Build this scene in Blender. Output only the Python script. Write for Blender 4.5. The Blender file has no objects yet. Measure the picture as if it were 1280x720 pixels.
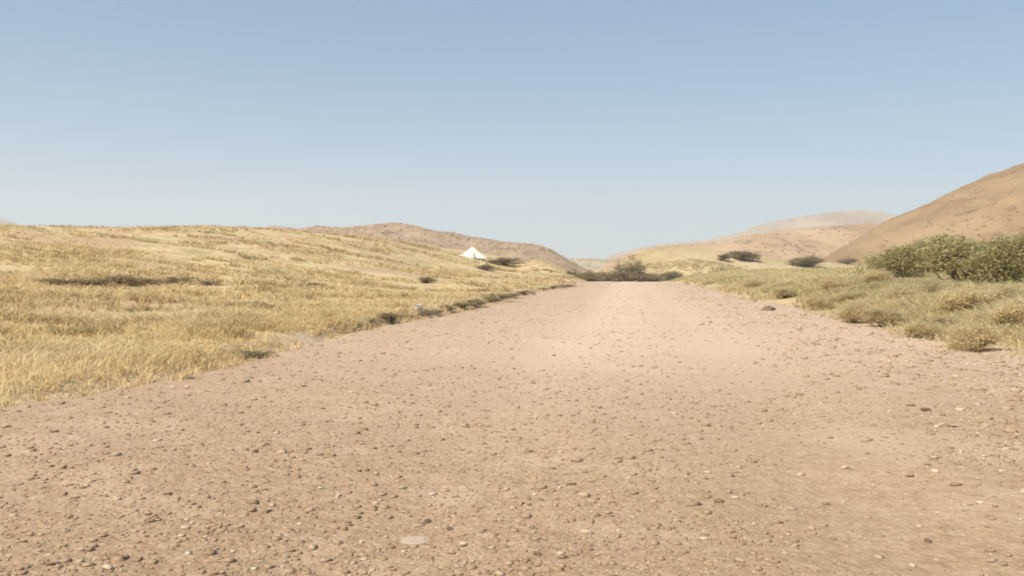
import bpy, math, random
import numpy as np

random.seed(7)
rng = np.random.default_rng(11)
S = bpy.context.scene
COL = S.collection
F = 1108.5          # focal length of the lens in 1280-wide picture units (60 degree view)
EYE = 1.5           # eye height above the road
HOR = 340.0         # height of the true horizon in those units

# ------------------------------------------------------------------ noise
def _hash(ix, iy, seed):
    n = (ix.astype(np.int64) * 374761393 + iy.astype(np.int64) * 668265263 + seed * 974711) & 0x7fffffff
    n = ((n ^ (n >> 13)) * 1274126177) & 0x7fffffff
    n = n ^ (n >> 16)
    return (n & 0xffff) / 65535.0

def vnoise(x, y, seed=0):
    x = np.asarray(x, float); y = np.asarray(y, float)
    ix = np.floor(x); iy = np.floor(y)
    fx = x - ix; fy = y - iy
    fx = fx * fx * fx * (fx * (fx * 6 - 15) + 10); fy = fy * fy * fy * (fy * (fy * 6 - 15) + 10)
    a = _hash(ix, iy, seed); b = _hash(ix + 1, iy, seed)
    c = _hash(ix, iy + 1, seed); d = _hash(ix + 1, iy + 1, seed)
    return (a + (b - a) * fx + (c - a) * fy + (a - b - c + d) * fx * fy) * 2 - 1

def fbm(x, y, scale, octv=4, seed=0):
    x = np.asarray(x, float); y = np.asarray(y, float)
    t = 0; a = 1.0; k = 1.0 / scale; n = 0
    for o in range(octv):
        t = t + a * vnoise(x * k + 17.3 * o, y * k - 9.1 * o, seed + o); n += a
        a *= 0.5; k *= 2.03
    return t / n

def sm(t):
    t = np.clip(t, 0, 1); return t * t * (3 - 2 * t)

# ------------------------------------------------------------------ the lie of the land
HALF = 6.5
def road_axis(y):
    y = np.asarray(y, float)
    return 0.131 * y + 0.0006 * np.maximum(y - 125, 0) ** 2 * -1.0

def edge_wobble(y, side):
    return 0.55 * fbm(y, y * 0 + side * 31, 9, 4, 50 + side) + 0.25 * fbm(y, y * 0 + side * 11, 1.6, 2, 70 + side)

def edges(y):
    c = road_axis(y)
    return (c - HALF + edge_wobble(y, 1) * 1.25 - .9 * sm((15 - y) / 7), c + HALF + edge_wobble(y, 2) * 1.4 + 0.35)

def ground_h(x, y):
    x = np.asarray(x, float); y = np.asarray(y, float)
    l, r = edges(y)
    sl = l - x; sr = x - r
    yy = np.clip(y, -60, 400)
    # left: a grassy hillside that rises from the road to a broad shoulder
    w = np.interp(yy, [-60, 20, 60, 110, 160, 220, 400], [62, 62, 58, 52, 44, 33, 28])
    H = np.interp(yy, [-60, 20, 60, 85, 110, 150, 190, 260, 400], [4.6, 4.7, 5.0, 5.2, 6.3, 7.4, 6.7, 5.8, 5.0])
    t = np.clip(sl / w, 0, 4)
    hl = H * sm(t) + 0.9 * np.clip(t - 0.9, 0, 1)
    lip = np.interp(yy, [-60, 8, 25, 200], [.10, .12, .26, .34])
    hl = hl + lip * sm(sl / 0.7)
    hl = hl + sm(sl / 14) * (0.62 * fbm(x, y, 15, 4, 3) + 0.7 * sm(sl / 40) * fbm(x, y, 34, 3, 9))
    hl = hl + sm(sl / 1.5) * 0.09 * fbm(x, y, 1.9, 3, 5)
    hl = hl + 2.7 * np.exp(-((x - 6.3) / 5.2) ** 2 - ((y - 175) / 26) ** 2) * sm(sl / 3)
    # a low eroded cut across the slope
    cut = (y - 0.35 * x) - 78
    hl = hl - 0.9 * sm(sl / 20) * np.exp(-(cut / 3.2) ** 2) * np.exp(-((x + 36) / 14) ** 2)
    # right: a low bank, then rough ground rising slowly
    tr = np.clip(sr, 0, 400)
    hr = 0.85 * sm(sr / 5.5) + 0.9 * sm((sr - 4) / 26) + 0.9 * sm((sr - 25) / 90)
    hr = hr + sm(sr / 10) * 0.30 * fbm(x, y, 11, 4, 23) + sm(sr / 1.5) * 0.10 * fbm(x, y, 2.2, 3, 25)
    h = np.where(sl > 0, hl, 0) + np.where(sr > 0, hr, 0)
    # the road goes over a slight brow
    off = np.maximum(np.maximum(sl, sr), 0)
    h = h - 2.6 * sm((y - 133) / 80) * np.exp(-(off / 8) ** 2)
    return h

def road_h(x, y):
    u = (x - road_axis(y)) / HALF
    h = 0.06 * fbm(x, y, 5.0, 3, 80) + 0.02 * fbm(x, y, 0.9, 3, 81)
    h = h - 0.05 * (np.exp(-((u + .22) / .13) ** 2) + np.exp(-((u - .24) / .13) ** 2))
    return h - 2.6 * sm((y - 133) / 80)

# hills: (name, depth of the ridge, front width, back width, ridge in picture units)
HILLS = {
 'olive':  (235, 70, 90, [(742,352),(765,333),(790,321),(815,311),(850,308),(890,312),(930,319),(1000,325),(1060,330),(1120,338),(1200,352)]),
 'tan':    (620, 260, 260, [(735,343),(762,327),(800,313),(850,307),(900,302),(930,296),(970,289),(1030,285),(1080,281),(1120,282),(1170,294),(1240,320),(1300,343)]),
 'grey':   (2100, 700, 700, [(715,343),(740,330),(770,318),(810,308),(850,304),(880,300),(920,293),(950,281),(980,275),(1010,270),(1045,265),(1085,264),(1115,269),(1150,274),(1200,285),(1320,320),(1400,343)]),
 'orange': (480, 210, 230, [(980,343),(1030,322),(1070,300),(1100,282),(1130,266),(1180,245),(1230,223),(1262,211),(1300,196),(1360,178),(1430,170),(1520,190),(1640,240),(1760,300),(1840,343)]),
 'red':    (520, 200, 240, [(250,343),(300,300),(330,287),(350,283),(372,285.5),(400,284),(425,286),(448,283.5),(470,279.5),(500,279.5),(540,287),(580,295),(620,302),(655,305),(680,309),(700,319),(715,328),(730,335),(750,343)]),
 'floor':  (900, 330, 300, [(560,343),(640,328),(700,324),(730,324),(760,325),(800,327),(850,331),(920,343)]),
 'blue':   (2600, 600, 600, [(-380,343),(-260,290),(-140,262),(-60,263),(0,272),(25,280),(70,292),(160,320),(240,343)]),
}
def hill_h(name, u, Y):
    D, wf, wb, pts = HILLS[name]
    px = [p[0] for p in pts]; pz = [p[1] for p in pts]
    col = 640 + u * F
    ridge = np.interp(col, px, pz)
    ridge = (ridge + np.interp(col - 6, px, pz) + np.interp(col + 6, px, pz)) / 3
    H = EYE + (HOR - ridge) / F * D
    x = u * Y
    amp = {'olive': .07, 'tan': .16, 'grey': .16, 'orange': .16, 'red': .2, 'floor': .12, 'blue': .12}[name]
    warp = 0.35 * fbm(x, Y, D * .10, 3, 33)
    t = np.where(Y < D, (D - Y) / wf, (Y - D) / wb)
    fall = 1 - sm(np.clip(t * (1 + warp * np.clip(t * 3, 0, 1)), 0, 1))
    n = fbm(x, Y * .55, D * .075, 5, 41) * amp * np.clip(H, 0, 40)
    base = -4.0
    return base + (H - base) * fall + n * np.clip(t * 2.2, 0, 1) * fall * 1.6 + fbm(x, Y, D * .022, 4, 44) * amp * .22 * np.clip(H, 0, 45) * fall

def surface(x, y):
    x = np.asarray(x, float); y = np.asarray(y, float)
    z = ground_h(x, y)
    return np.maximum(z, np.where(y > 100, hill_h('olive', x / np.maximum(y, 1), y), -99))

def at(px, py, far=520.0):
    """the point of the ground under a sight line"""
    u = (px - 640) / F; k = (HOR - py) / F
    Y = np.exp(np.linspace(math.log(4), math.log(far), 6000))
    z = surface(u * Y, Y)
    hit = np.nonzero(EYE + k * Y <= z)[0]
    i = hit[0] if len(hit) else len(Y) - 1
    return float(u * Y[i]), float(Y[i]), float(z[i])

# ------------------------------------------------------------------ object helpers
def mesh_np(name, V, faces, mat, smooth=False, parent=None, colr=None):
    V = np.asarray(V, np.float32); faces = np.asarray(faces, np.int32)
    me = bpy.data.meshes.new(name)
    n = len(faces); k = faces.shape[1]
    me.vertices.add(len(V)); me.vertices.foreach_set('co', V.ravel())
    me.loops.add(n * k); me.loops.foreach_set('vertex_index', faces.ravel())
    me.polygons.add(n); me.polygons.foreach_set('loop_start', np.arange(0, n * k, k, dtype=np.int32))
    me.polygons.foreach_set('loop_total', np.full(n, k, np.int32))
    if smooth: me.polygons.foreach_set('use_smooth', np.ones(n, bool))
    if colr is not None:
        a = me.attributes.new('tone', 'FLOAT', 'FACE'); a.data.foreach_set('value', np.asarray(colr, np.float32))
    me.update(); me.validate()
    if mat: me.materials.append(mat)
    o = bpy.data.objects.new(name, me); COL.objects.link(o)
    if parent: o.parent = parent
    return o

def structure(o): o['kind'] = 'structure'; return o
def stuff(o): o['kind'] = 'stuff'; return o
def tag(o, label, cat, group=None):
    o['label'] = label; o['category'] = cat
    if group: o['group'] = group
    return o
def empty(name, loc, rz=0, sc=(1, 1, 1)):
    o = bpy.data.objects.new(name, None); COL.objects.link(o)
    o.empty_display_size = .2
    o.location = loc; o.rotation_euler = (0, 0, rz); o.scale = sc
    return o

# ------------------------------------------------------------------ materials
class Nodes:
    def __init__(s, name):
        s.m = bpy.data.materials.new(name); s.m.use_nodes = True
        s.t = s.m.node_tree; s.t.nodes.clear()
        s.out = s.t.nodes.new('ShaderNodeOutputMaterial')
    def n(s, typ, **kw):
        nd = s.t.nodes.new(typ)
        for k, v in kw.items():
            if k.startswith('i_'): nd.inputs[k[2:].replace('_', ' ')].default_value = v
            else: setattr(nd, k, v)
        return nd
    def l(s, a, b): s.t.links.new(a, b)
    def noise(s, vec, scale, detail=4, rough=.55, dist=0.):
        nd = s.n('ShaderNodeTexNoise'); nd.inputs['Scale'].default_value = scale
        nd.inputs['Detail'].default_value = detail; nd.inputs['Roughness'].default_value = rough
        nd.inputs['Distortion'].default_value = dist
        if vec is not None: s.l(vec, nd.inputs['Vector'])
        return nd.outputs['Fac']
    def ramp(s, fac, pts, interp='LINEAR'):
        nd = s.n('ShaderNodeValToRGB'); cr = nd.color_ramp; cr.interpolation = interp
        while len(cr.elements) < len(pts): cr.elements.new(.5)
        for e, (p, c) in zip(cr.elements, pts):
            e.position = p; e.color = (*c, 1) if len(c) == 3 else c
        s.l(fac, nd.inputs['Fac']); return nd.outputs['Color']
    def step(s, fac, a, b):
        nd = s.n('ShaderNodeMapRange'); nd.interpolation_type = 'SMOOTHSTEP'
        nd.inputs['From Min'].default_value = a; nd.inputs['From Max'].default_value = b
        s.l(fac, nd.inputs['Value']); return nd.outputs['Result']
    def mix(s, fac, a, b, blend='MIX'):
        nd = s.n('ShaderNodeMix'); nd.data_type = 'RGBA'; nd.blend_type = blend
        for v, i in ((fac, 0), (a, 6), (b, 7)):
            if isinstance(v, (int, float)): nd.inputs[i].default_value = v
            elif isinstance(v, tuple): nd.inputs[i].default_value = (*v, 1)
            else: s.l(v, nd.inputs[i])
        return nd.outputs[2]
    def pos(s, scale=(1, 1, 1)):
        g = s.n('ShaderNodeTexCoord'); mp = s.n('ShaderNodeMapping'); mp.inputs['Scale'].default_value = scale
        s.l(g.outputs['Object'], mp.inputs['Vector']); return mp.outputs['Vector']
    def finish(s, col, rough=.95, bump=None, bstr=.4, bdist=.02, spec=.15):
        b = s.n('ShaderNodeBsdfPrincipled'); b.inputs['Roughness'].default_value = rough
        b.inputs['Specular IOR Level'].default_value = spec
        if isinstance(col, tuple): b.inputs['Base Color'].default_value = (*col, 1)
        else: s.l(col, b.inputs['Base Color'])
        if bump is not None:
            bn = s.n('ShaderNodeBump'); bn.inputs['Strength'].default_value = bstr; bn.inputs['Distance'].default_value = bdist
            s.l(bump, bn.inputs['Height']); s.l(bn.outputs['Normal'], b.inputs['Normal'])
        s.l(b.outputs['BSDF'], s.out.inputs['Surface']); return s.m

def mat_ground():
    m = Nodes('dry_grassland')
    p = m.pos()
    big = m.noise(p, .055, 5, .6); mid = m.noise(p, .33, 5, .6); fine = m.noise(p, 3.2, 5, .65); vf = m.noise(p, 14, 4, .7)
    straw = m.ramp(fine, [(.28, (.42, .30, .155)), (.5, (.55, .405, .21)), (.72, (.64, .485, .27))])
    olive = m.ramp(fine, [(.3, (.30, .23, .105)), (.7, (.45, .355, .17))])
    soil = m.ramp(fine, [(.3, (.36, .23, .13)), (.7, (.53, .36, .21))])
    c = m.mix(m.step(mid, .46, .66), straw, olive)
    c = m.mix(m.step(m.noise(p, .12, 5, .62), .50, .62), c, soil)
    c = m.mix(m.step(big, .55, .75), c, olive)
    # right-hand side of the road is greener scrub
    g = m.n('ShaderNodeTexCoord'); sp = m.n('ShaderNodeSeparateXYZ'); m.l(g.outputs['Object'], sp.inputs[0])
    ma = m.n('ShaderNodeMath', operation='MULTIPLY_ADD'); ma.inputs[1].default_value = -.131; m.l(sp.outputs['Y'], ma.inputs[0]); m.l(sp.outputs['X'], ma.inputs[2])
    right = m.step(ma.outputs[0], 7.5, 10.0)
    green = m.ramp(fine, [(.28, (.36, .29, .145)), (.5, (.50, .41, .215)), (.75, (.62, .50, .28))])
    green = m.mix(m.step(mid, .52, .66), green, soil)
    c = m.mix(right, c, green)
    # bare gravelly dirt under and beside the road
    ab = m.n('ShaderNodeMath', operation='ABSOLUTE'); m.l(ma.outputs[0], ab.inputs[0])
    dirt = m.ramp(vf, [(.3, (.40, .27, .17)), (.7, (.56, .41, .275))])
    edge = m.n('ShaderNodeMath', operation='MULTIPLY_ADD'); m.l(mid, edge.inputs[0]); edge.inputs[1].default_value = 3.2; m.l(ab.outputs[0], edge.inputs[2])
    c = m.mix(m.step(edge.outputs[0], 8.2, 9.4), dirt, c)
    return m.finish(c, .97, m.mix(.35, fine, vf), .9, .10)

def mat_road():
    m = Nodes('gravel_road')
    p = m.pos()
    big = m.noise(p, .16, 4, .6); mid = m.noise(p, 1.1, 4, .6); f1 = m.noise(p, 9, 5, .7); f2 = m.noise(p, 34, 4, .7)
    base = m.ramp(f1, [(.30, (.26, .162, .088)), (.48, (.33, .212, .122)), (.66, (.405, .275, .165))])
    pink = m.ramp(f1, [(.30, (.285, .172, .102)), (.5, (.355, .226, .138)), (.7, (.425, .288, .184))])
    c = m.mix(m.step(big, .4, .62), base, pink)
    c = m.mix(m.step(mid, .55, .72), c, (.43, .295, .19))
    sp = m.step(f2, .60, .70); c = m.mix(sp, c, (.66, .51, .36))
    sd = m.step(f2, .40, .30); c = m.mix(sd, c, (.27, .18, .115))
    # pale dusty crown between the wheel tracks: compacted fines, plus painted brightening with distance
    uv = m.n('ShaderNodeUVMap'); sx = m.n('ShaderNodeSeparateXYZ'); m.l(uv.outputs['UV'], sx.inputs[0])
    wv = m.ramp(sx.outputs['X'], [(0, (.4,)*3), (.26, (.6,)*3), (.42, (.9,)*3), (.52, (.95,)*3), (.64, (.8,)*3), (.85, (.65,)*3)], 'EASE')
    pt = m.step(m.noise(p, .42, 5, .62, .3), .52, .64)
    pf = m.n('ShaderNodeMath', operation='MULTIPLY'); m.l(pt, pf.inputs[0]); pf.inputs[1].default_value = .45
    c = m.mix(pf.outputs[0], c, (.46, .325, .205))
    along = m.n('ShaderNodeMath', operation='MULTIPLY'); m.l(wv, along.inputs[0]); m.l(m.step(sx.outputs['Y'], 0.12, 1.0), along.inputs[1])  # paler away from the camera: grazing-light brightening painted into the colour
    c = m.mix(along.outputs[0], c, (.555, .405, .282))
    vor = m.n('ShaderNodeTexVoronoi'); vor.inputs['Scale'].default_value = 22; m.l(p, vor.inputs['Vector'])
    inv = m.n('ShaderNodeMath', operation='SUBTRACT'); inv.inputs[0].default_value = 1; m.l(vor.outputs['Distance'], inv.inputs[1])
    h = m.mix(.55, m.mix(.5, f1, f2), inv.outputs[0])
    return m.finish(c, .96, h, .55, .03)

def mat_hill(name, c0, c1, c2, scale):
    m = Nodes(name)
    p = m.pos((1, .6, 1.6))
    a = m.noise(p, scale, 6, .62, .4); b = m.noise(p, scale * 4.2, 5, .65)
    c = m.ramp(a, [(.34, c0), (.5, c1), (.68, c2)])
    c = m.mix(m.step(b, .56, .7), c, tuple(v * .72 for v in c0))
    return m.finish(c, 1, m.mix(.5, a, b), .8, 1.0 / scale * .06, 0)

def mat_tone(name, stops, transl=.0, rough=.9):
    """colour picked per blade, leaf or stone from the 'tone' value it was made with"""
    m = Nodes(name)
    a = m.n('ShaderNodeAttribute'); a.attribute_name = 'tone'
    c = m.ramp(a.outputs['Fac'], stops)
    oi = m.n('ShaderNodeObjectInfo')
    hs = m.n('ShaderNodeHueSaturation'); m.l(c, hs.inputs['Color'])
    mr = m.n('ShaderNodeMapRange'); mr.inputs['To Min'].default_value = .88; mr.inputs['To Max'].default_value = 1.12
    m.l(oi.outputs['Random'], mr.inputs['Value']); m.l(mr.outputs['Result'], hs.inputs['Value'])
    c = hs.outputs['Color']
    d = m.n('ShaderNodeBsdfPrincipled'); d.inputs['Roughness'].default_value = rough; d.inputs['Specular IOR Level'].default_value = .15
    m.l(c, d.inputs['Base Color'])
    if transl > 0:
        t = m.n('ShaderNodeBsdfTranslucent'); m.l(c, t.inputs['Color'])
        mx = m.n('ShaderNodeMixShader'); mx.inputs[0].default_value = transl
        m.l(d.outputs[0], mx.inputs[1]); m.l(t.outputs[0], mx.inputs[2]); m.l(mx.outputs[0], m.out.inputs['Surface'])
    else: m.l(d.outputs[0], m.out.inputs['Surface'])
    return m.m

def mat_rock(name, a, b):
    m = Nodes(name); p = m.pos()
    n1 = m.noise(p, 9, 5, .65); n2 = m.noise(p, 40, 3, .6)
    c = m.ramp(n1, [(.3, a), (.7, b)])
    return m.finish(c, .95, m.mix(.5, n1, n2), .6, .02)

M = dict(
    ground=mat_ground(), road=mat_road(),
    olive=mat_hill('olive_hill', (.35, .26, .135), (.43, .325, .175), (.50, .385, .225), .06),
    tan=mat_hill('tan_hill', (.31, .205, .12), (.40, .27, .16), (.47, .33, .205), .02),
    grey=mat_hill('grey_hill', (.28, .20, .13), (.36, .26, .165), (.43, .31, .20), .006),
    orange=mat_hill('orange_hill', (.22, .137, .07), (.29, .185, .095), (.35, .23, .125), .022),
    red=mat_hill('red_hill', (.26, .175, .11), (.36, .245, .15), (.44, .31, .19), .03),
    floor=mat_hill('valley_hill', (.30, .25, .16), (.37, .31, .19), (.43, .36, .22), .015),
    blue=mat_hill('far_hill', (.22, .18, .16), (.28, .23, .2), (.34, .28, .24), .005),
    grass=mat_tone('dry_grass', [(0, (.38, .275, .13)), (.25, (.57, .43, .21)), (.55, (.73, .56, .295)), (.85, (.80, .63, .36)), (1, (.84, .69, .45))], .45),
    herb=mat_tone('olive_grass', [(0, (.34, .28, .135)), (.3, (.50, .415, .21)), (.6, (.64, .525, .285)), (1, (.76, .62, .37))], .5),
    gravel=mat_tone('loose_gravel', [(0, (.19, .12, .068)), (.3, (.29, .188, .108)), (.65, (.37, .25, .152)), (.9, (.46, .33, .21)), (1, (.57, .435, .30))], 0, .95),
    leaf=mat_tone('green_leaf', [(0, (.26, .225, .09)), (.5, (.43, .375, .165)), (1, (.60, .52, .27))], .5),
    sage=mat_tone('sage_leaf', [(0, (.50, .41, .225)), (.5, (.64, .525, .30)), (1, (.74, .61, .375))], .55),
    brown=mat_tone('brown_leaf', [(0, (.17, .115, .06)), (.5, (.27, .19, .10)), (1, (.38, .275, .155))], .35),
    dull=mat_tone('dull_leaf', [(0, (.20, .155, .08)), (.5, (.30, .24, .125)), (1, (.42, .335, .18))], .35),
    scrub=mat_tone('dry_scrub', [(0, (.20, .14, .08)), (.5, (.32, .23, .13)), (1, (.44, .33, .19))], .4),
    hillscrub=mat_tone('pale_scrub', [(0, (.26, .18, .10)), (.5, (.36, .25, .14)), (1, (.44, .32, .185))], .0),
    bark=mat_rock('twig_bark', (.13, .09, .055), (.24, .17, .105)),
    pale=mat_rock('pale_rock', (.55, .44, .33), (.74, .63, .50)),
    dark=mat_rock('dark_rock', (.13, .085, .055), (.25, .17, .11)),
    sandrock=mat_rock('sandy_rock', (.42, .31, .215), (.56, .43, .31)),
    midrock=mat_rock('brown_rock', (.33, .23, .155), (.5, .37, .26)),
)

# ------------------------------------------------------------------ ground sheet (one mesh, centred on the place, fine where it is near)
def grid_faces(nr, nc, wrap=False):
    i, j = np.meshgrid(np.arange(nr - 1), np.arange(nc if wrap else nc - 1), indexing='ij')
    j2 = (j + 1) % nc
    return np.stack([i * nc + j, i * nc + j2, (i + 1) * nc + j2, (i + 1) * nc + j], -1).reshape(-1, 4)

az = np.concatenate([np.radians(np.arange(-48, 48, .2)), np.radians(np.arange(48, 312, 3.0))])
rad = np.concatenate([[0.3, 1, 1.8], np.exp(np.linspace(math.log(2.6), math.log(400), 470)), np.exp(np.linspace(math.log(430), math.log(3600), 40))])
R_, A_ = np.meshgrid(rad, az, indexing='ij')
gx = R_ * np.sin(A_); gy = R_ * np.cos(A_)
gz = ground_h(gx, gy)
l_, r_ = edges(gy)
inside = np.minimum(gx - l_, r_ - gx)
onroad = (gy > -62) & (gy < 290)
gz = gz - np.where(onroad, 0.16 * sm((inside + .05) / .35), 0) - np.where(R_ > 500, 2 * sm((R_ - 500) / 1500), 0)
structure(mesh_np('ground', np.stack([gx, gy, gz], -1).reshape(-1, 3), grid_faces(len(rad), len(az), True)[:, ::-1], M['ground'], True))

# ------------------------------------------------------------------ road sheet
ys = np.concatenate([np.linspace(-60, 2, 60), 2 + np.cumsum(np.linspace(.06, .9, 480))])
ys = ys[ys < 280]
uu = np.linspace(0, 1, 150)
Yg, Ug = np.meshgrid(ys, uu, indexing='ij')
le, re = edges(Yg)
le -= .12; re += .12
Xg = le + (re - le) * Ug
Zg = road_h(Xg, Yg) + 0.0
Zg -= .05 * (sm((.03 - Ug) / .03) + sm((Ug - .97) / .03)) - .03
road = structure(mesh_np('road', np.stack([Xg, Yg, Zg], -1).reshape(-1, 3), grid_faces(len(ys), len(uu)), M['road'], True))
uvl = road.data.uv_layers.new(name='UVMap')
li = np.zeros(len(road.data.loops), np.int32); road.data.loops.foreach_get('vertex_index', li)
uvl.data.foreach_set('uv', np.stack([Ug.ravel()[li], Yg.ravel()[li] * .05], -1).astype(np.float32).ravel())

# ------------------------------------------------------------------ hills
def build_hill(key):
    D, wf, wb, pts = HILLS[key]
    u = np.linspace((pts[0][0] - 640) / F, (pts[-1][0] - 640) / F, 260)
    Y = np.concatenate([np.linspace(D - wf, D, 90), np.linspace(D, D + wb, 40)[1:]])
    Yg, Ug = np.meshgrid(Y, u, indexing='ij')
    z = hill_h(key, Ug, Yg)
    edge = sm((Ug - u[0]) / (u[-1] - u[0]) * 30) * sm((u[-1] - Ug) / (u[-1] - u[0]) * 30)
    z = -5 + (z + 5) * edge if key != 'olive' else -5 + (z + 5) * sm((Ug - u[0]) / (u[-1] - u[0]) * 30) * sm((u[-1] - Ug) / (u[-1] - u[0]) * 30)
    structure(mesh_np('hill', np.stack([Ug * Yg, Yg, z], -1).reshape(-1, 3), grid_faces(len(Y), len(u)), M[key], True))
for key in HILLS: build_hill(key)

# ------------------------------------------------------------------ grass: tufts of flat blades, one mesh per kind
def blades(X, Y, Z, hgt, spread, nb, width, tone):
    """nb bent blades for every tuft; returns vertices, quads, tone per quad"""
    n = len(X); N = n * nb
    X = np.repeat(X, nb); Y = np.repeat(Y, nb); Z = np.repeat(Z, nb)
    h = np.repeat(hgt, nb) * rng.uniform(.55, 1.15, N); sp = np.repeat(spread, nb); w = np.repeat(width, nb) * rng.uniform(.6, 1.3, N)
    a = rng.uniform(0, 2 * np.pi, N); r = sp * np.sqrt(rng.uniform(0, 1, N)) * .6
    bx = X + r * np.cos(a); by = Y + r * np.sin(a)
    lean = rng.uniform(.4, 1.7, N) * h; b = a + rng.normal(0, .6, N)
    tx = bx + lean * np.cos(b); ty = by + lean * np.sin(b)
    mx = bx + .35 * lean * np.cos(b); my = by + .35 * lean * np.sin(b)
    s = rng.uniform(0, 2 * np.pi, N); sx = np.cos(s) * w / 2; sy = np.sin(s) * w / 2
    V = np.stack([np.stack([bx - sx, by - sy, Z - .04], -1), np.stack([bx + sx, by + sy, Z - .04], -1),
                  np.stack([mx + sx * .8, my + sy * .8, Z + .6 * h], -1), np.stack([mx - sx * .8, my - sy * .8, Z + .6 * h], -1),
                  np.stack([tx + sx * .25, ty + sy * .25, Z + h * .95], -1), np.stack([tx - sx * .25, ty - sy * .25, Z + h * .95], -1)], 1)
    i = np.arange(N)[:, None] * 6
    Fq = np.concatenate([i + np.array([[0, 1, 2, 3]]), i + np.array([[3, 2, 4, 5]])], 0)
    t = np.clip(np.repeat(tone, nb) + rng.normal(0, .13, N), 0, 1)
    return V.reshape(-1, 3), Fq, np.concatenate([t, t])

def scatter(n, a0, a1, r0, r1, p=1.0):
    a = np.radians(rng.uniform(a0, a1, n)); r = np.exp(rng.uniform(0, 1, n) ** p * math.log(r1 / r0)) * r0
    return r * np.sin(a), r * np.cos(a), r

# left: straw grass
X, Y, R = scatter(90000, -46, 8, 7.5, 190, .85)
l, r = edges(Y); s = l - X
dens = fbm(X, Y, 6, 3, 90)
keep = (s > -.5 + .9 * rng.uniform(0, 1, len(X)) ** .7) & (dens + .42 - .22 * sm((R - 28) / 30) + rng.uniform(-.35, .35, len(X)) > .42)
X, Y, R, s = X[keep], Y[keep], R[keep], s[keep]
tone = .68 + .36 * fbm(X, Y, 11, 3, 91) + .22 * fbm(X, Y, 2.5, 2, 92)
hg = (.06 + .08 * rng.uniform(0, 1, len(X)) + .08 * np.clip(fbm(X, Y, 4, 2, 93), 0, 1)) * np.interp(R, [8, 40, 190], [1, 1.25, 1.9])
hg = hg * np.clip(.95 + .9 * fbm(X, Y, 3.2, 3, 99), .35, 1.8) * np.where(rng.uniform(0, 1, len(X)) < .03, 1.7, 1)
V, Q, T = blades(X, Y, ground_h(X, Y), hg, .12 + R * .0032, 10, .005 + R * .00085, tone)
cx, cy, cr = scatter(330, -42, 4, 14, 170, .8)
k = 16
X2 = np.repeat(cx, k) + rng.normal(0, 1, len(cx) * k) * np.repeat(.25 + cr * .012, k); Y2 = np.repeat(cy, k) + rng.normal(0, 1, len(cx) * k) * np.repeat(.2 + cr * .008, k)
R2 = np.hypot(X2, Y2); ok = edges(Y2)[0] - X2 > .8
X2, Y2, R2 = X2[ok], Y2[ok], R2[ok]
V2, Q2, T2 = blades(X2, Y2, ground_h(X2, Y2), rng.uniform(.10, .26, len(X2)) * np.interp(R2, [8, 40, 190], [1, 1.2, 1.9]), .1 + R2 * .003, 9, .012 + R2 * .001, np.repeat(rng.uniform(.1, .42, len(cx)), k)[ok])
Q = np.concatenate([Q, Q2 + len(V)]); V = np.concatenate([V, V2]); T = np.concatenate([T, T2])
stuff(tag(mesh_np('dry_grass', V, Q, M['grass'], False, None, T), 'dry straw yellow grass covering the hillside left of the gravel road', 'grass'))

# right: olive grass and herbs
X, Y, R = scatter(80000, 4, 48, 9, 210, .85)
l, r = edges(Y); s = X - r
dens = fbm(X, Y, 4, 3, 95)
keep = (s > -.5 + 2.0 * rng.uniform(0, 1, len(X)) ** .8) & (dens + 1.0 * sm(s / 4) + rng.uniform(-.3, .3, len(X)) > .28)
X, Y, R, s = X[keep], Y[keep], R[keep], s[keep]
tone = .55 + .32 * fbm(X, Y, 7, 3, 96) + .2 * fbm(X, Y, 2, 2, 97)
hg = (.10 + .16 * rng.uniform(0, 1, len(X)) + .22 * np.clip(fbm(X, Y, 3, 2, 98), 0, 1)) * np.interp(R, [8, 40, 190], [1, 1.2, 1.8])
V, Q, T = blades(X, Y, surface(X, Y), hg, .13 + R * .0032, 11, .006 + R * .00085, tone)
stuff(tag(mesh_np('olive_grass', V, Q, M['herb'], False, None, T), 'low olive green grass and herbs on the bank right of the road', 'grass'))

# ------------------------------------------------------------------ gravel
ICO_V = []
ph = (1 + 5 ** .5) / 2
for a, b in ((-1, ph), (1, ph), (-1, -ph), (1, -ph)): ICO_V.append((a, b, 0))
for a, b in ((-1, ph), (1, ph), (-1, -ph), (1, -ph)): ICO_V.append((0, a, b))
for a, b in ((ph, -1), (ph, 1), (-ph, -1), (-ph, 1)): ICO_V.append((a, 0, b))
ICO_V = np.array(ICO_V) / math.hypot(1, ph)
ICO_F = np.array([(0,11,5),(0,5,1),(0,1,7),(0,7,10),(0,10,11),(1,5,9),(5,11,4),(11,10,2),(10,7,6),(7,1,8),(3,9,4),(3,4,2),(3,2,6),(3,6,8),(3,8,9),(4,9,5),(2,4,11),(6,2,10),(8,6,7),(9,8,1)])

X, Y, R = scatter(125000, -42, 42, 2.2, 110, 1.15)
l, r = edges(Y)
sh = np.minimum(X - l, r + 1.6 - X)
keep = sh > 0
ur = (X - road_axis(Y)) / HALF
patch = .30 + 1.1 * fbm(X, Y, 2.4, 3, 60) - .45 * (np.exp(-((ur + .22) / .12) ** 2) + np.exp(-((ur - .24) / .12) ** 2)) + .9 * sm((X - road_axis(Y) - 1.5) / 5) * .5
keep &= (patch + rng.uniform(-.5, .5, len(X)) > -.25)
X, Y, R = X[keep], Y[keep], R[keep]
n = len(X)
size = (.0036 + .0052 * rng.uniform(0, 1, n) ** 2.2 + .018 * rng.uniform(0, 1, n) ** 20) * (1 + .75 * sm((X - road_axis(Y) - 1.0) / 4)) * np.interp(R, [2, 10, 40, 110], [1.0, 1.35, 2.0, 2.6])
ang = rng.uniform(0, 2 * np.pi, n)
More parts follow.
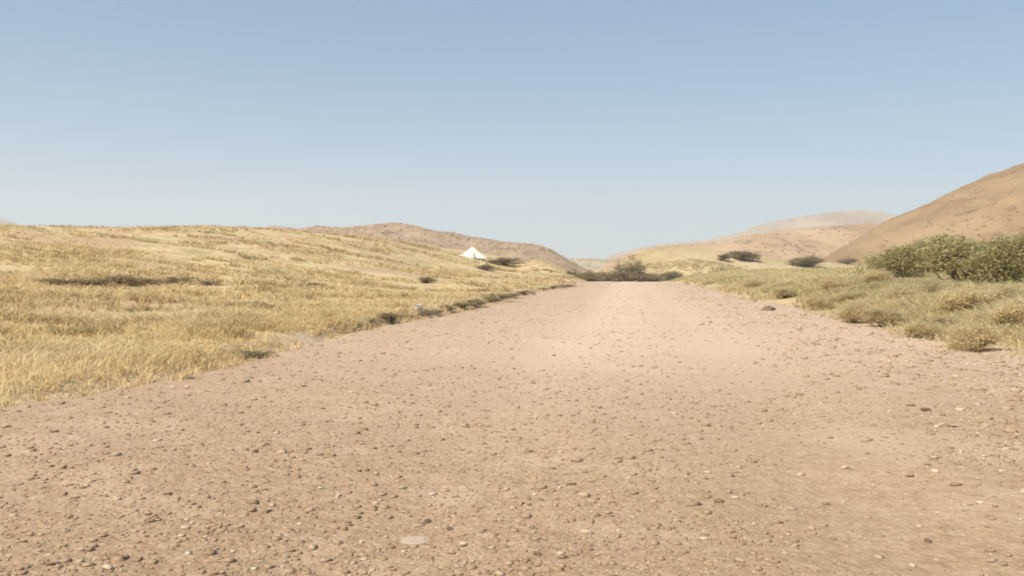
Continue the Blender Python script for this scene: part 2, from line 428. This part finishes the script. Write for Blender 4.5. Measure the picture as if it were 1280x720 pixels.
P = ICO_V[None] * (1 + rng.normal(0, .27, (n, 12, 1)))
P = P * (size[:, None] * rng.uniform(.65, 1.35, (n, 3)))[:, None, :] * np.array([1.2, 1.2, .48])
ca, sa = np.cos(ang)[:, None], np.sin(ang)[:, None]
PX = P[..., 0] * ca - P[..., 1] * sa; PY = P[..., 0] * sa + P[..., 1] * ca
on = X < r[keep]
base = np.where(on, road_h(X, Y) + .03, surface(X, Y))
V = np.stack([PX + X[:, None], PY + Y[:, None], P[..., 2] + (base + size * .18)[:, None]], -1).reshape(-1, 3)
Q = (ICO_F[None] + (np.arange(n) * 12)[:, None, None]).reshape(-1, 3)
T = np.repeat(np.clip(.65 + .12 * sm((X - road_axis(Y) - 1) / 4) + rng.normal(0, .2, n), 0, 1), 20)
stuff(tag(mesh_np('gravel', V, Q, M['gravel'], False, None, T), 'loose tan gravel lying all over the road', 'gravel'))

# ------------------------------------------------------------------ rocks that stand out
def rock_mesh(name, mat, seed, flat=.55):
    r2 = np.random.default_rng(seed)
    V = ICO_V.copy(); Fc = ICO_F.copy()
    for _ in range(3):
        mid = {}; vs = [tuple(v) for v in V]; nf = []
        def mp(a, b):
            k = (min(a, b), max(a, b))
            if k not in mid:
                q = (np.array(vs[a]) + np.array(vs[b])) / 2; q /= np.linalg.norm(q)
                vs.append(tuple(q)); mid[k] = len(vs) - 1
            return mid[k]
        for a, b, c in Fc:
            ab, bc, ca_ = mp(a, b), mp(b, c), mp(c, a)
            nf += [(a, ab, ca_), (b, bc, ab), (c, ca_, bc), (ab, bc, ca_)]
        V = np.array(vs); Fc = np.array(nf)
    # chip flat facets off the ball
    for _ in range(13):
        d = r2.normal(0, 1, 3); d /= np.linalg.norm(d); k = r2.uniform(.55, .85)
        ex = np.maximum(V @ d - k, 0); V = V - ex[:, None] * d
    V = V * (1 + .05 * fbm(V[:, 0] * 3 + seed, V[:, 1] * 3 + V[:, 2] * 2, 1, 3, seed))[:, None]
    V = V * np.array([1, .8, flat]); V[:, 2] += flat * .45
    me_o = mesh_np(name, V, Fc, mat, False)
    me = me_o.data; bpy.data.objects.remove(me_o); return me
ROCKS = {('pale', 0): rock_mesh('rock', M['pale'], 1), ('dark', 0): rock_mesh('rock', M['dark'], 2), ('midrock', 0): rock_mesh('rock', M['midrock'], 3, .5),
         ('midrock', 1): rock_mesh('rock', M['sandrock'], 4, .3)}
def rock(px, py, wpx, key, label, rz=0., zs=1., group=None):
    u = (px - 640) / F
    x, y, z = at(px, py)
    lr, rr = edges(np.array([y]))
    if lr[0] < x < rr[0]: z = float(road_h(np.array([x]), np.array([y]))[0]) + .03
    o = bpy.data.objects.new('rock', ROCKS[key]); COL.objects.link(o)
    s = wpx / F * y / 2
    o.location = (x, y, z - .1 * s); o.scale = (s, s, s * zs); o.rotation_euler = (0, 0, rz)
    return tag(o, label, 'rock', group)
rock(518, 664, 52, ('midrock', 1), 'pale flat stone half sunk in the foreground road', .2, .5)
rock(534, 641, 13, ('dark', 0), 'dark brown stone just behind the pale flat stone', .7)
rock(562, 651, 12, ('dark', 0), 'small dark stone right of the pale flat stone', 2.1)
rock(721, 577, 22, ('midrock', 0), 'brown stone alone in the middle of the road', 1.1)
rock(672, 692, 15, ('dark', 0), 'dark stone near the bottom edge of the road, right of centre', 1.9)
rock(446, 719, 17, ('dark', 0), 'dark stone at the very bottom of the foreground road', .4)
rock(961, 389, 24, ('dark', 0), 'dark clod at the right edge of the road', .3, .8)
rock(520, 386, 20, ('pale', 0), 'whitish rock in the grass on the left verge', .9)
rock(700, 608, 9, ('pale', 0), 'small pale stone right of the foreground centre', 1.4)
rock(1158, 521, 15, ('dark', 0), 'dark stone in the gravel at the right of the road', 2.6)
rock(1163, 673, 14, ('dark', 0), 'dark stone in the right foreground gravel', 1.2)
rock(1085, 554, 18, ('midrock', 0), 'flat brown stone among right hand gravel', .1)
rock(318, 570, 11, ('dark', 0), 'small dark stone on the left half of the road', .8)
rock(603, 331, 9, ('pale', 0), 'small pale rock below the white tent on the hillside', .5, .8)

# ------------------------------------------------------------------ shrubs
def foliage(seed, nleaf, leaf, lobes, hollow=.5):
    """leaf clumps spread through a few lobes of a unit-wide crown standing on the ground"""
    r2 = np.random.default_rng(seed)
    C = []; 
    for k in range(lobes):
        a = r2.uniform(0, 2 * np.pi); d = r2.uniform(0, .30) if k else 0
        C.append((d * math.cos(a), d * math.sin(a), r2.uniform(.26, .55) if k else .42, r2.uniform(.17, .30) if k else .34, r2.uniform(.18, .34) if k else .4))
    C = np.array(C)
    ncl = max(10, nleaf // 26)
    k = r2.integers(0, lobes, ncl)
    d = r2.normal(0, 1, (ncl, 3)); d /= np.linalg.norm(d, axis=1)[:, None]
    rr = (hollow + (1 - hollow) * r2.uniform(0, 1, ncl) ** .5) * r2.uniform(.72, 1.32, ncl)
    cc = C[k]
    P = np.stack([cc[:, 0] + d[:, 0] * cc[:, 3] * rr, cc[:, 1] + d[:, 1] * cc[:, 3] * rr, cc[:, 2] + d[:, 2] * cc[:, 4] * rr], -1)
    P[:, 2] = np.maximum(P[:, 2], .03)
    ctone = np.clip(.5 + r2.normal(0, .24, ncl), 0, 1)
    j = r2.integers(0, ncl, nleaf)
    L = P[j] + r2.normal(0, .046, (nleaf, 3)); L[:, 2] = np.abs(L[:, 2])
    n1 = r2.normal(0, 1, (nleaf, 3)); n1 /= np.linalg.norm(n1, axis=1)[:, None]
    n2 = np.cross(n1, r2.normal(0, 1, (nleaf, 3))); n2 /= np.linalg.norm(n2, axis=1)[:, None]
    ll = leaf * r2.uniform(.6, 1.4, nleaf)[:, None]
    V = np.stack([L - n1 * ll, L + n2 * ll * .42, L + n1 * ll, L - n2 * ll * .42], 1).reshape(-1, 3)
    Q = (np.arange(nleaf) * 4)[:, None] + np.arange(4)[None]
    return V, Q, np.clip(ctone[j] + r2.normal(0, .12, nleaf), 0, 1), P

def stems(seed, tips, n):
    r2 = np.random.default_rng(seed); V = []; Q = []
    idx = r2.choice(len(tips), min(n, len(tips)), replace=False)
    for t in tips[idx]:
        b = np.array([t[0] * .12, t[1] * .12, -.05]); m = (b + t) / 2 + r2.normal(0, .04, 3); m[2] += .05
        for i, (p, w) in enumerate(((b, .016), (m, .011), (t, .004))):
            for q in range(5):
                a = q * 2 * np.pi / 5; V.append((p[0] + w * math.cos(a), p[1] + w * math.sin(a), p[2]))
        k = len(V) - 15
        for i in range(2):
            for q in range(5): Q.append((k + i * 5 + q, k + i * 5 + (q + 1) % 5, k + i * 5 + 5 + (q + 1) % 5, k + i * 5 + 5 + q))
    return np.array(V), np.array(Q)

PROTO = {}
def proto(kind, var):
    if (kind, var) in PROTO: return PROTO[kind, var]
    spec = dict(leaf=(7500, .023, 9, .45), sage=(9000, .019, 7, .6), brown=(3400, .028, 7, .4), dull=(4200, .026, 7, .45), scrub=(1500, .026, 9, .3))[kind]
    seed = hash_seed(kind) + var * 13
    V, Q, T, P = foliage(seed, *spec)
    o1 = mesh_np('foliage', V, Q, M[kind], False, None, T)
    sv, sq = stems(seed + 1, P, 14)
    o2 = mesh_np('stem', sv, sq, M['bark'], True)
    res = (o1.data, o2.data)
    bpy.data.objects.remove(o1); bpy.data.objects.remove(o2)
    PROTO[kind, var] = res; return res
def hash_seed(k): return sum(ord(c) for c in k) * 7

def shrub(px, py, wpx, hpx, kind, label, group=None, name='shrub', cat='shrub', var=None, deep=.9, Y=None):
    if Y is None: x, y, z = at(px, py)
    else:
        y = Y; x = (px - 640) / F * Y; z = float(surface(np.array([x]), np.array([y]))[0])
    w = wpx / F * y; h = hpx / F * y
    if var is None: var = random.randrange(3)
    a, b = proto(kind, var)
    e = empty(name, (x, y, z - .03), random.uniform(-.5, .5) + random.choice((0, math.pi)), (w * 1.25, w * deep * 1.1, h * 1.25))
    tag(e, label, cat, group)
    for nm, me in (('foliage', a), ('stem', b)):
        c = bpy.data.objects.new(nm, me); COL.objects.link(c); c.parent = e
    return e

G1 = 'green shrubs on the right bank'
shrub(1100, 335, 64, 38, 'brown', 'brownish green shrub at the left end of the right bank thicket', G1)
shrub(1122, 351, 66, 46, 'leaf', 'mid green shrub in the gap left of the biggest bush', G1)
shrub(1203, 356, 105, 64, 'leaf', 'broad dark green bush above the round sage bush', G1, var=1)
shrub(1238, 334, 77, 48, 'brown', 'brown topped shrub rising behind the broad dark green bush', G1)
shrub(1260, 362, 81, 71, 'leaf', 'tall green bush at the right border of the view', G1, var=2)
shrub(1160, 346, 55, 41, 'leaf', 'dense green shrub tucked left of the broad dark bush', G1, var=0)
shrub(1308, 354, 99, 69, 'leaf', 'green bush cut off by the right side of the picture', G1, var=0)
G2 = 'sage shrubs on the right verge'
shrub(1205, 393, 92, 38, 'sage', 'rounded grey green sage bush below the dark green thicket', G2, var=1)
shrub(1222, 438, 84, 36, 'sage', 'low yellowish sage clump nearest the gravel on the right', G2, var=0)
shrub(1150, 425, 66, 26, 'sage', 'flat sage clump at the road edge left of the nearest clump', G2)
shrub(1072, 404, 50, 30, 'sage', 'sage clump on the bank where the road edge bends', G2)
shrub(1092, 357, 44, 22, 'sage', 'pale sage bush in front of the brownish green shrub', G2)
shrub(1128, 380, 56, 26, 'sage', 'pale sage bush left of the rounded sage bush', G2)
shrub(1020, 388, 40, 20, 'sage', 'small sage tuft above the gravel, left along the bank', G2)
shrub(1262, 412, 60, 40, 'sage', 'sage bush at the right border below the tall green bush', G2)
shrub(1040, 362, 38, 18, 'sage', 'faint sage tuft halfway up the right bank', G2)
shrub(1182, 416, 60, 24, 'sage', 'sage clump between the rounded sage bush and the gravel', G2)
shrub(1108, 408, 60, 26, 'sage', 'broad flat sage clump right of the bend in the road edge', G2)
shrub(1060, 380, 46, 20, 'sage', 'low sage clump upslope of the bend in the road edge', G2)
shrub(1165, 372, 50, 24, 'sage', 'sage bush touching the left side of the rounded sage bush', G2)
shrub(1262, 380, 50, 26, 'sage', 'sage bush touching the right side of the rounded sage bush', G2)
shrub(985, 372, 40, 13, 'sage', 'thin sage tuft behind the dark clod', G2)
shrub(940, 360, 40, 12, 'sage', 'farthest sage tuft of the right verge', G2)
G3 = 'dark scrub on the far right slope'
shrub(926, 325, 46, 13, 'brown', 'long dark brown scrub on the olive slope right of the road', G3)
shrub(962, 318, 22, 9, 'brown', 'small dark scrub at the upper end of the long dark scrub', G3)
shrub(904, 326, 20, 9, 'brown', 'small dark scrub at the lower end of the long dark scrub', G3)
shrub(1013, 334, 48, 13, 'dull', 'olive brown scrub between the long dark scrub and the thicket', G3)
shrub(1058, 330, 26, 8, 'dull', 'low olive scrub just left of the thicket', G3)
G4 = 'bushes at the end of the road'
shrub(785, 356, 40, 31, 'dull', 'round grey green bush standing at the end of the road', G4, 'bush', 'bush', var=1, Y=158)
shrub(752, 354, 54, 15, 'dull', 'dark bush third from the left in the band at the road end', G4, 'bush', 'bush', Y=160)
shrub(722, 352, 34, 12, 'dull', 'lowest dark bush where the left verge meets the road end', G4, 'bush', 'bush', Y=164)
shrub(816, 355, 40, 14, 'dull', 'low dark bush second to the right of the round bush at the road end', G4, 'bush', 'bush', Y=160)
shrub(842, 350, 34, 13, 'dull', 'olive bush climbing the slope right of the road end', G4, 'bush', 'bush', Y=165)
shrub(766, 356, 40, 18, 'dull', 'low dark bush touching the left side of the round bush', G4, 'bush', 'bush', Y=157)
shrub(738, 355, 36, 17, 'dull', 'dark bush second from the left in the band at the road end', G4, 'bush', 'bush', Y=159)
shrub(803, 356, 34, 15, 'dull', 'low dark bush touching the right side of the round bush', G4, 'bush', 'bush', Y=157)
G5 = 'dark scrub on the left hillside'
shrub(632, 331, 49, 9, 'brown', 'long dark brown scrub right of the white tent', G5)
shrub(608, 338, 28, 7, 'brown', 'short dark scrub directly below the small pale rock', G5)
shrub(535, 354, 31, 8, 'brown', 'small dark bush on the slope left of the white tent', G5)
shrub(456, 357, 44, 6, 'scrub', 'flat olive scrub in the middle of the left hillside', G5)
shrub(428, 352, 33, 5, 'scrub', 'faint olive scrub uphill from the flat olive scrub', G5)
shrub(28, 436, 46, 11, 'dull', 'olive brown tuft in the yellow grass at the left border', G5)
shrub(72, 356, 60, 14, 'scrub', 'brown scrub at the left end of the dark band on the hillside', G5)
shrub(112, 358, 66, 16, 'scrub', 'brown scrub second from the left in the dark band', G5)
shrub(150, 355, 62, 14, 'scrub', 'brown scrub third from the left in the dark band', G5)
shrub(182, 357, 50, 12, 'scrub', 'brown scrub at the right end of the dark band', G5)
shrub(222, 354, 56, 10, 'scrub', 'olive scrub just right of the brown band', G5)
shrub(262, 356, 44, 7, 'scrub', 'olive scrub well right of the brown band', G5)
shrub(386, 358, 52, 6, 'scrub', 'low olive scrub left of the flat scrub in mid slope', G5)
G6 = 'tufts along the left road edge'
EDGE = [(308, 447, 46, 15, 'olive tuft on the left road edge, nearest of the row'),
        (232, 474, 26, 9, 'small olive tuft left of the nearest row tuft'),
        (426, 418, 24, 9, 'small dark tuft alone between the nearest tuft and the crowded part of the row'),
        (455, 411, 30, 12, 'leftmost of the three bigger dark tufts left of the whitish rock'),
        (484, 400, 28, 15, 'rightmost of the three bigger dark tufts left of the whitish rock'),
        (512, 397, 26, 8, 'flat dark tuft right below the whitish rock'),
        (542, 391, 26, 10, 'dark tuft first beyond the whitish rock'),
        (590, 380, 30, 9, 'dark tuft in the road edge row below the white tent'),
        (627, 372, 28, 9, 'dark tuft halfway from the whitish rock to the road end'),
        (653, 367, 24, 8, 'dark tuft fourth from the far end of the left edge row'),
        (678, 362, 22, 7, 'dark tuft third from the far end of the left edge row'),
        (706, 358, 24, 7, 'farthest dark tuft of the left road edge row')]
EDGE += [(440, 413, 26, 9, 'small dark tuft just left of the three bigger dark tufts'),
         (469, 405, 26, 12, 'middle one of the three bigger dark tufts left of the whitish rock'),
         (498, 398, 24, 10, 'dark tuft below the left corner of the whitish rock'),
         (527, 393, 28, 9, 'flat dark tuft touching the right side of the whitish rock'),
         (558, 387, 30, 9, 'dark tuft second beyond the whitish rock'),
         (574, 383, 30, 9, 'dark tuft third beyond the whitish rock'),
         (609, 376, 30, 9, 'dark tuft on the road edge below the pale rock by the tent'),
         (641, 369, 26, 8, 'dark tuft fifth from the far end of the left edge row'),
         (692, 360, 24, 7, 'dark tuft next to the farthest one of the left edge row')]
for px, py, w, h, lab in EDGE: shrub(px, py + 1, w * 1.35, h * .8, 'scrub' if w < 27 else 'dull', lab, G6, 'grass_tuft', 'tuft')

# ------------------------------------------------------------------ low scrub speckling the far hills
def hill_scrub(keys, n):
    Vs, Qs, Ts, off = [], [], [], 0
    for key, cnt, sz in keys:
        D, wf, wb, pts = HILLS[key]
        u0, u1 = (pts[0][0] - 640) / F, (pts[-1][0] - 640) / F
        u = rng.uniform(u0 + .06 * (u1 - u0), u1 - .06 * (u1 - u0), cnt); Y = rng.uniform(D - wf * .85, D + wb * .1, cnt)
        z = hill_h(key, u, Y)
        ok = (z > 0) & (fbm(u * Y, Y, D * .05, 3, 71) + rng.uniform(-.4, .4, cnt) > 0)
        u, Y, z = u[ok], Y[ok], z[ok]; m_ = len(u)
        sz_ = sz * rng.uniform(.4, 1.2, m_) ** 1.5
        for lobe in range(3):
            P = ICO_V[None] * (1 + rng.normal(0, .28, (m_, 12, 1))) * (sz_[:, None] * rng.uniform(.6, 1.2, (m_, 3)))[:, None, :] * np.array([1.2, 1.0, .5])
            dx = rng.normal(0, .8, (m_, 2)) * sz_[:, None]
            V = P + np.stack([u * Y + dx[:, 0], Y + dx[:, 1], z + sz_ * .15], -1)[:, None, :]
            Vs.append(V.reshape(-1, 3)); Qs.append((ICO_F[None] + (np.arange(m_) * 12)[:, None, None]).reshape(-1, 3) + off); off += m_ * 12
            Ts.append(np.repeat(rng.uniform(.1, 1, m_), 20))
    return np.concatenate(Vs), np.concatenate(Qs), np.concatenate(Ts)
V, Q, T = hill_scrub([('orange', 4000, .40), ('red', 4500, .5), ('tan', 3000, .55), ('floor', 900, 1.0)], 0)
stuff(tag(mesh_np('hill_scrub', V, Q, M['hillscrub'], False, None, T), 'low dry scrub speckling the distant hills', 'scrub'))

# ------------------------------------------------------------------ the white tent
tx, ty, tz = at(590, 323)
tw = 37 / F * ty; th = 15.5 / F * ty
m = Nodes('tent_canvas'); c = m.noise(m.pos(), 2.2, 4, .6)
canvas = m.finish(m.ramp(c, [(.3, (.70, .60, .48)), (.7, (.82, .73, .60))]), .9, c, .3, .03)
m = Nodes('tent_opening'); dark = m.finish((.38, .30, .22), .95)
tent = empty('tent', (tx, ty, tz - .05), .25); tag(tent, 'small white pointed tent standing on the left hillside', 'tent')
# canvas: pointed top off centre, sagging walls, flared hem
rings = 12; seg = 40; V = []
for i in range(rings + 1):
    t = i / rings
    for j in range(seg):
        a = 2 * math.pi * j / seg
        sq = 1 / max(abs(math.cos(a)), abs(math.sin(a))) ** .75
        rad_ = (.46 * (1 - t) ** 1.12 + .035 * (1 - t) ** 6 + .035 * (1 - t ** 3)) * sq * (1 - .05 * abs(math.sin(2 * a)) * math.sin(math.pi * t))
        V.append((tw * (rad_ * math.cos(a) + .02 * t), tw * .8 * rad_ * math.sin(a), th * t))
cv = mesh_np('canvas', V, grid_faces(rings + 1, seg, True), canvas, True, tent)
md = cv.modifiers.new('thickness', 'SOLIDIFY'); md.thickness = .03
# door flap on the camera-facing wall, standing slightly proud
fl = []
for i in range(7):
    t = i / 6 * .55
    a = -math.pi / 2
    rad_ = .46 * (1 - t) ** 1.12 + .035 * (1 - t) ** 6 + .035 * (1 - t ** 3)
    for sgn in (-1, 1): fl.append((tw * (.06 * (1 - i / 6) * sgn + .02 * t), -tw * .8 * rad_ - .05, th * t + .02))
dv = mesh_np('door_flap', fl, [(2*i, 2*i+1, 2*i+3, 2*i+2) for i in range(6)], dark, False, tent)
md = dv.modifiers.new('thickness', 'SOLIDIFY'); md.thickness = .02

# ------------------------------------------------------------------ haze: one closed box of thin air
HZ = 1 / 3300.
def box(name, x0, x1, y0, y1, z0, z1, mat):
    V = [(x, y, z) for x in (x0, x1) for y in (y0, y1) for z in (z0, z1)]
    return mesh_np(name, V, [(0,1,3,2),(4,6,7,5),(0,4,5,1),(2,3,7,6),(0,2,6,4),(1,5,7,3)], mat)
m = Nodes('haze_air'); v = m.n('ShaderNodeVolumePrincipled')
v.inputs['Color'].default_value = (.86, .88, .91, 1); v.inputs['Density'].default_value = HZ; v.inputs['Anisotropy'].default_value = .1
m.l(v.outputs[0], m.out.inputs['Volume'])
stuff(box('haze', -3700, 3700, -3700, 3700, -9, 300, m.m))

# ------------------------------------------------------------------ light
SUN_EL, SUN_AZ = math.radians(50), math.radians(-130)      # azimuth clockwise from the view direction: to the left, a little behind
w = bpy.data.worlds.new('World'); S.world = w; w.use_nodes = True
nt = w.node_tree; bg = nt.nodes['Background']
sky = nt.nodes.new('ShaderNodeTexSky'); sky.sky_type = 'NISHITA'; sky.sun_disc = False
sky.sun_elevation = SUN_EL; sky.sun_rotation = SUN_AZ
sky.altitude = 600; sky.air_density = 1.0; sky.dust_density = .5; sky.ozone_density = 1.0
tint = nt.nodes.new('ShaderNodeMix'); tint.data_type = 'RGBA'; tint.blend_type = 'MULTIPLY'; tint.inputs[0].default_value = 1
tint.inputs[7].default_value = (.69, .985, 1.20, 1)
hazy = nt.nodes.new('ShaderNodeGamma'); hazy.inputs['Gamma'].default_value = .55     # milky, even sky
nt.links.new(sky.outputs[0], hazy.inputs['Color']); nt.links.new(hazy.outputs[0], tint.inputs[6]); nt.links.new(tint.outputs[2], bg.inputs['Color']); bg.inputs['Strength'].default_value = .135
sl = bpy.data.lights.new('sun', 'SUN'); sl.energy = 4.3; sl.angle = math.radians(.6); sl.color = (1, .95, .865)
so = bpy.data.objects.new('sun', sl); COL.objects.link(so)
from mathutils import Vector
d = Vector((math.sin(SUN_AZ) * math.cos(SUN_EL), math.cos(SUN_AZ) * math.cos(SUN_EL), math.sin(SUN_EL)))
so.rotation_euler = (-d).to_track_quat('-Z', 'Y').to_euler(); so.location = d * 60

# ------------------------------------------------------------------ camera and output
cam = bpy.data.cameras.new('camera'); co = bpy.data.objects.new('camera', cam); COL.objects.link(co)
cam.sensor_width = 36; cam.lens = 18 / math.tan(math.radians(30)); cam.clip_start = .05; cam.clip_end = 12000
co.location = (0, 0, EYE); co.rotation_euler = (math.radians(90) - math.atan((360 - HOR) / F), 0, 0)
S.camera = co
S.render.engine = 'CYCLES'
S.cycles.filter_width = 1.9
S.cycles.volume_bounces = 1
S.view_settings.view_transform = 'Standard'; S.view_settings.look = 'None'
S.view_settings.exposure = .64; S.view_settings.gamma = 1
S.render.resolution_x = 1024; S.render.resolution_y = 576
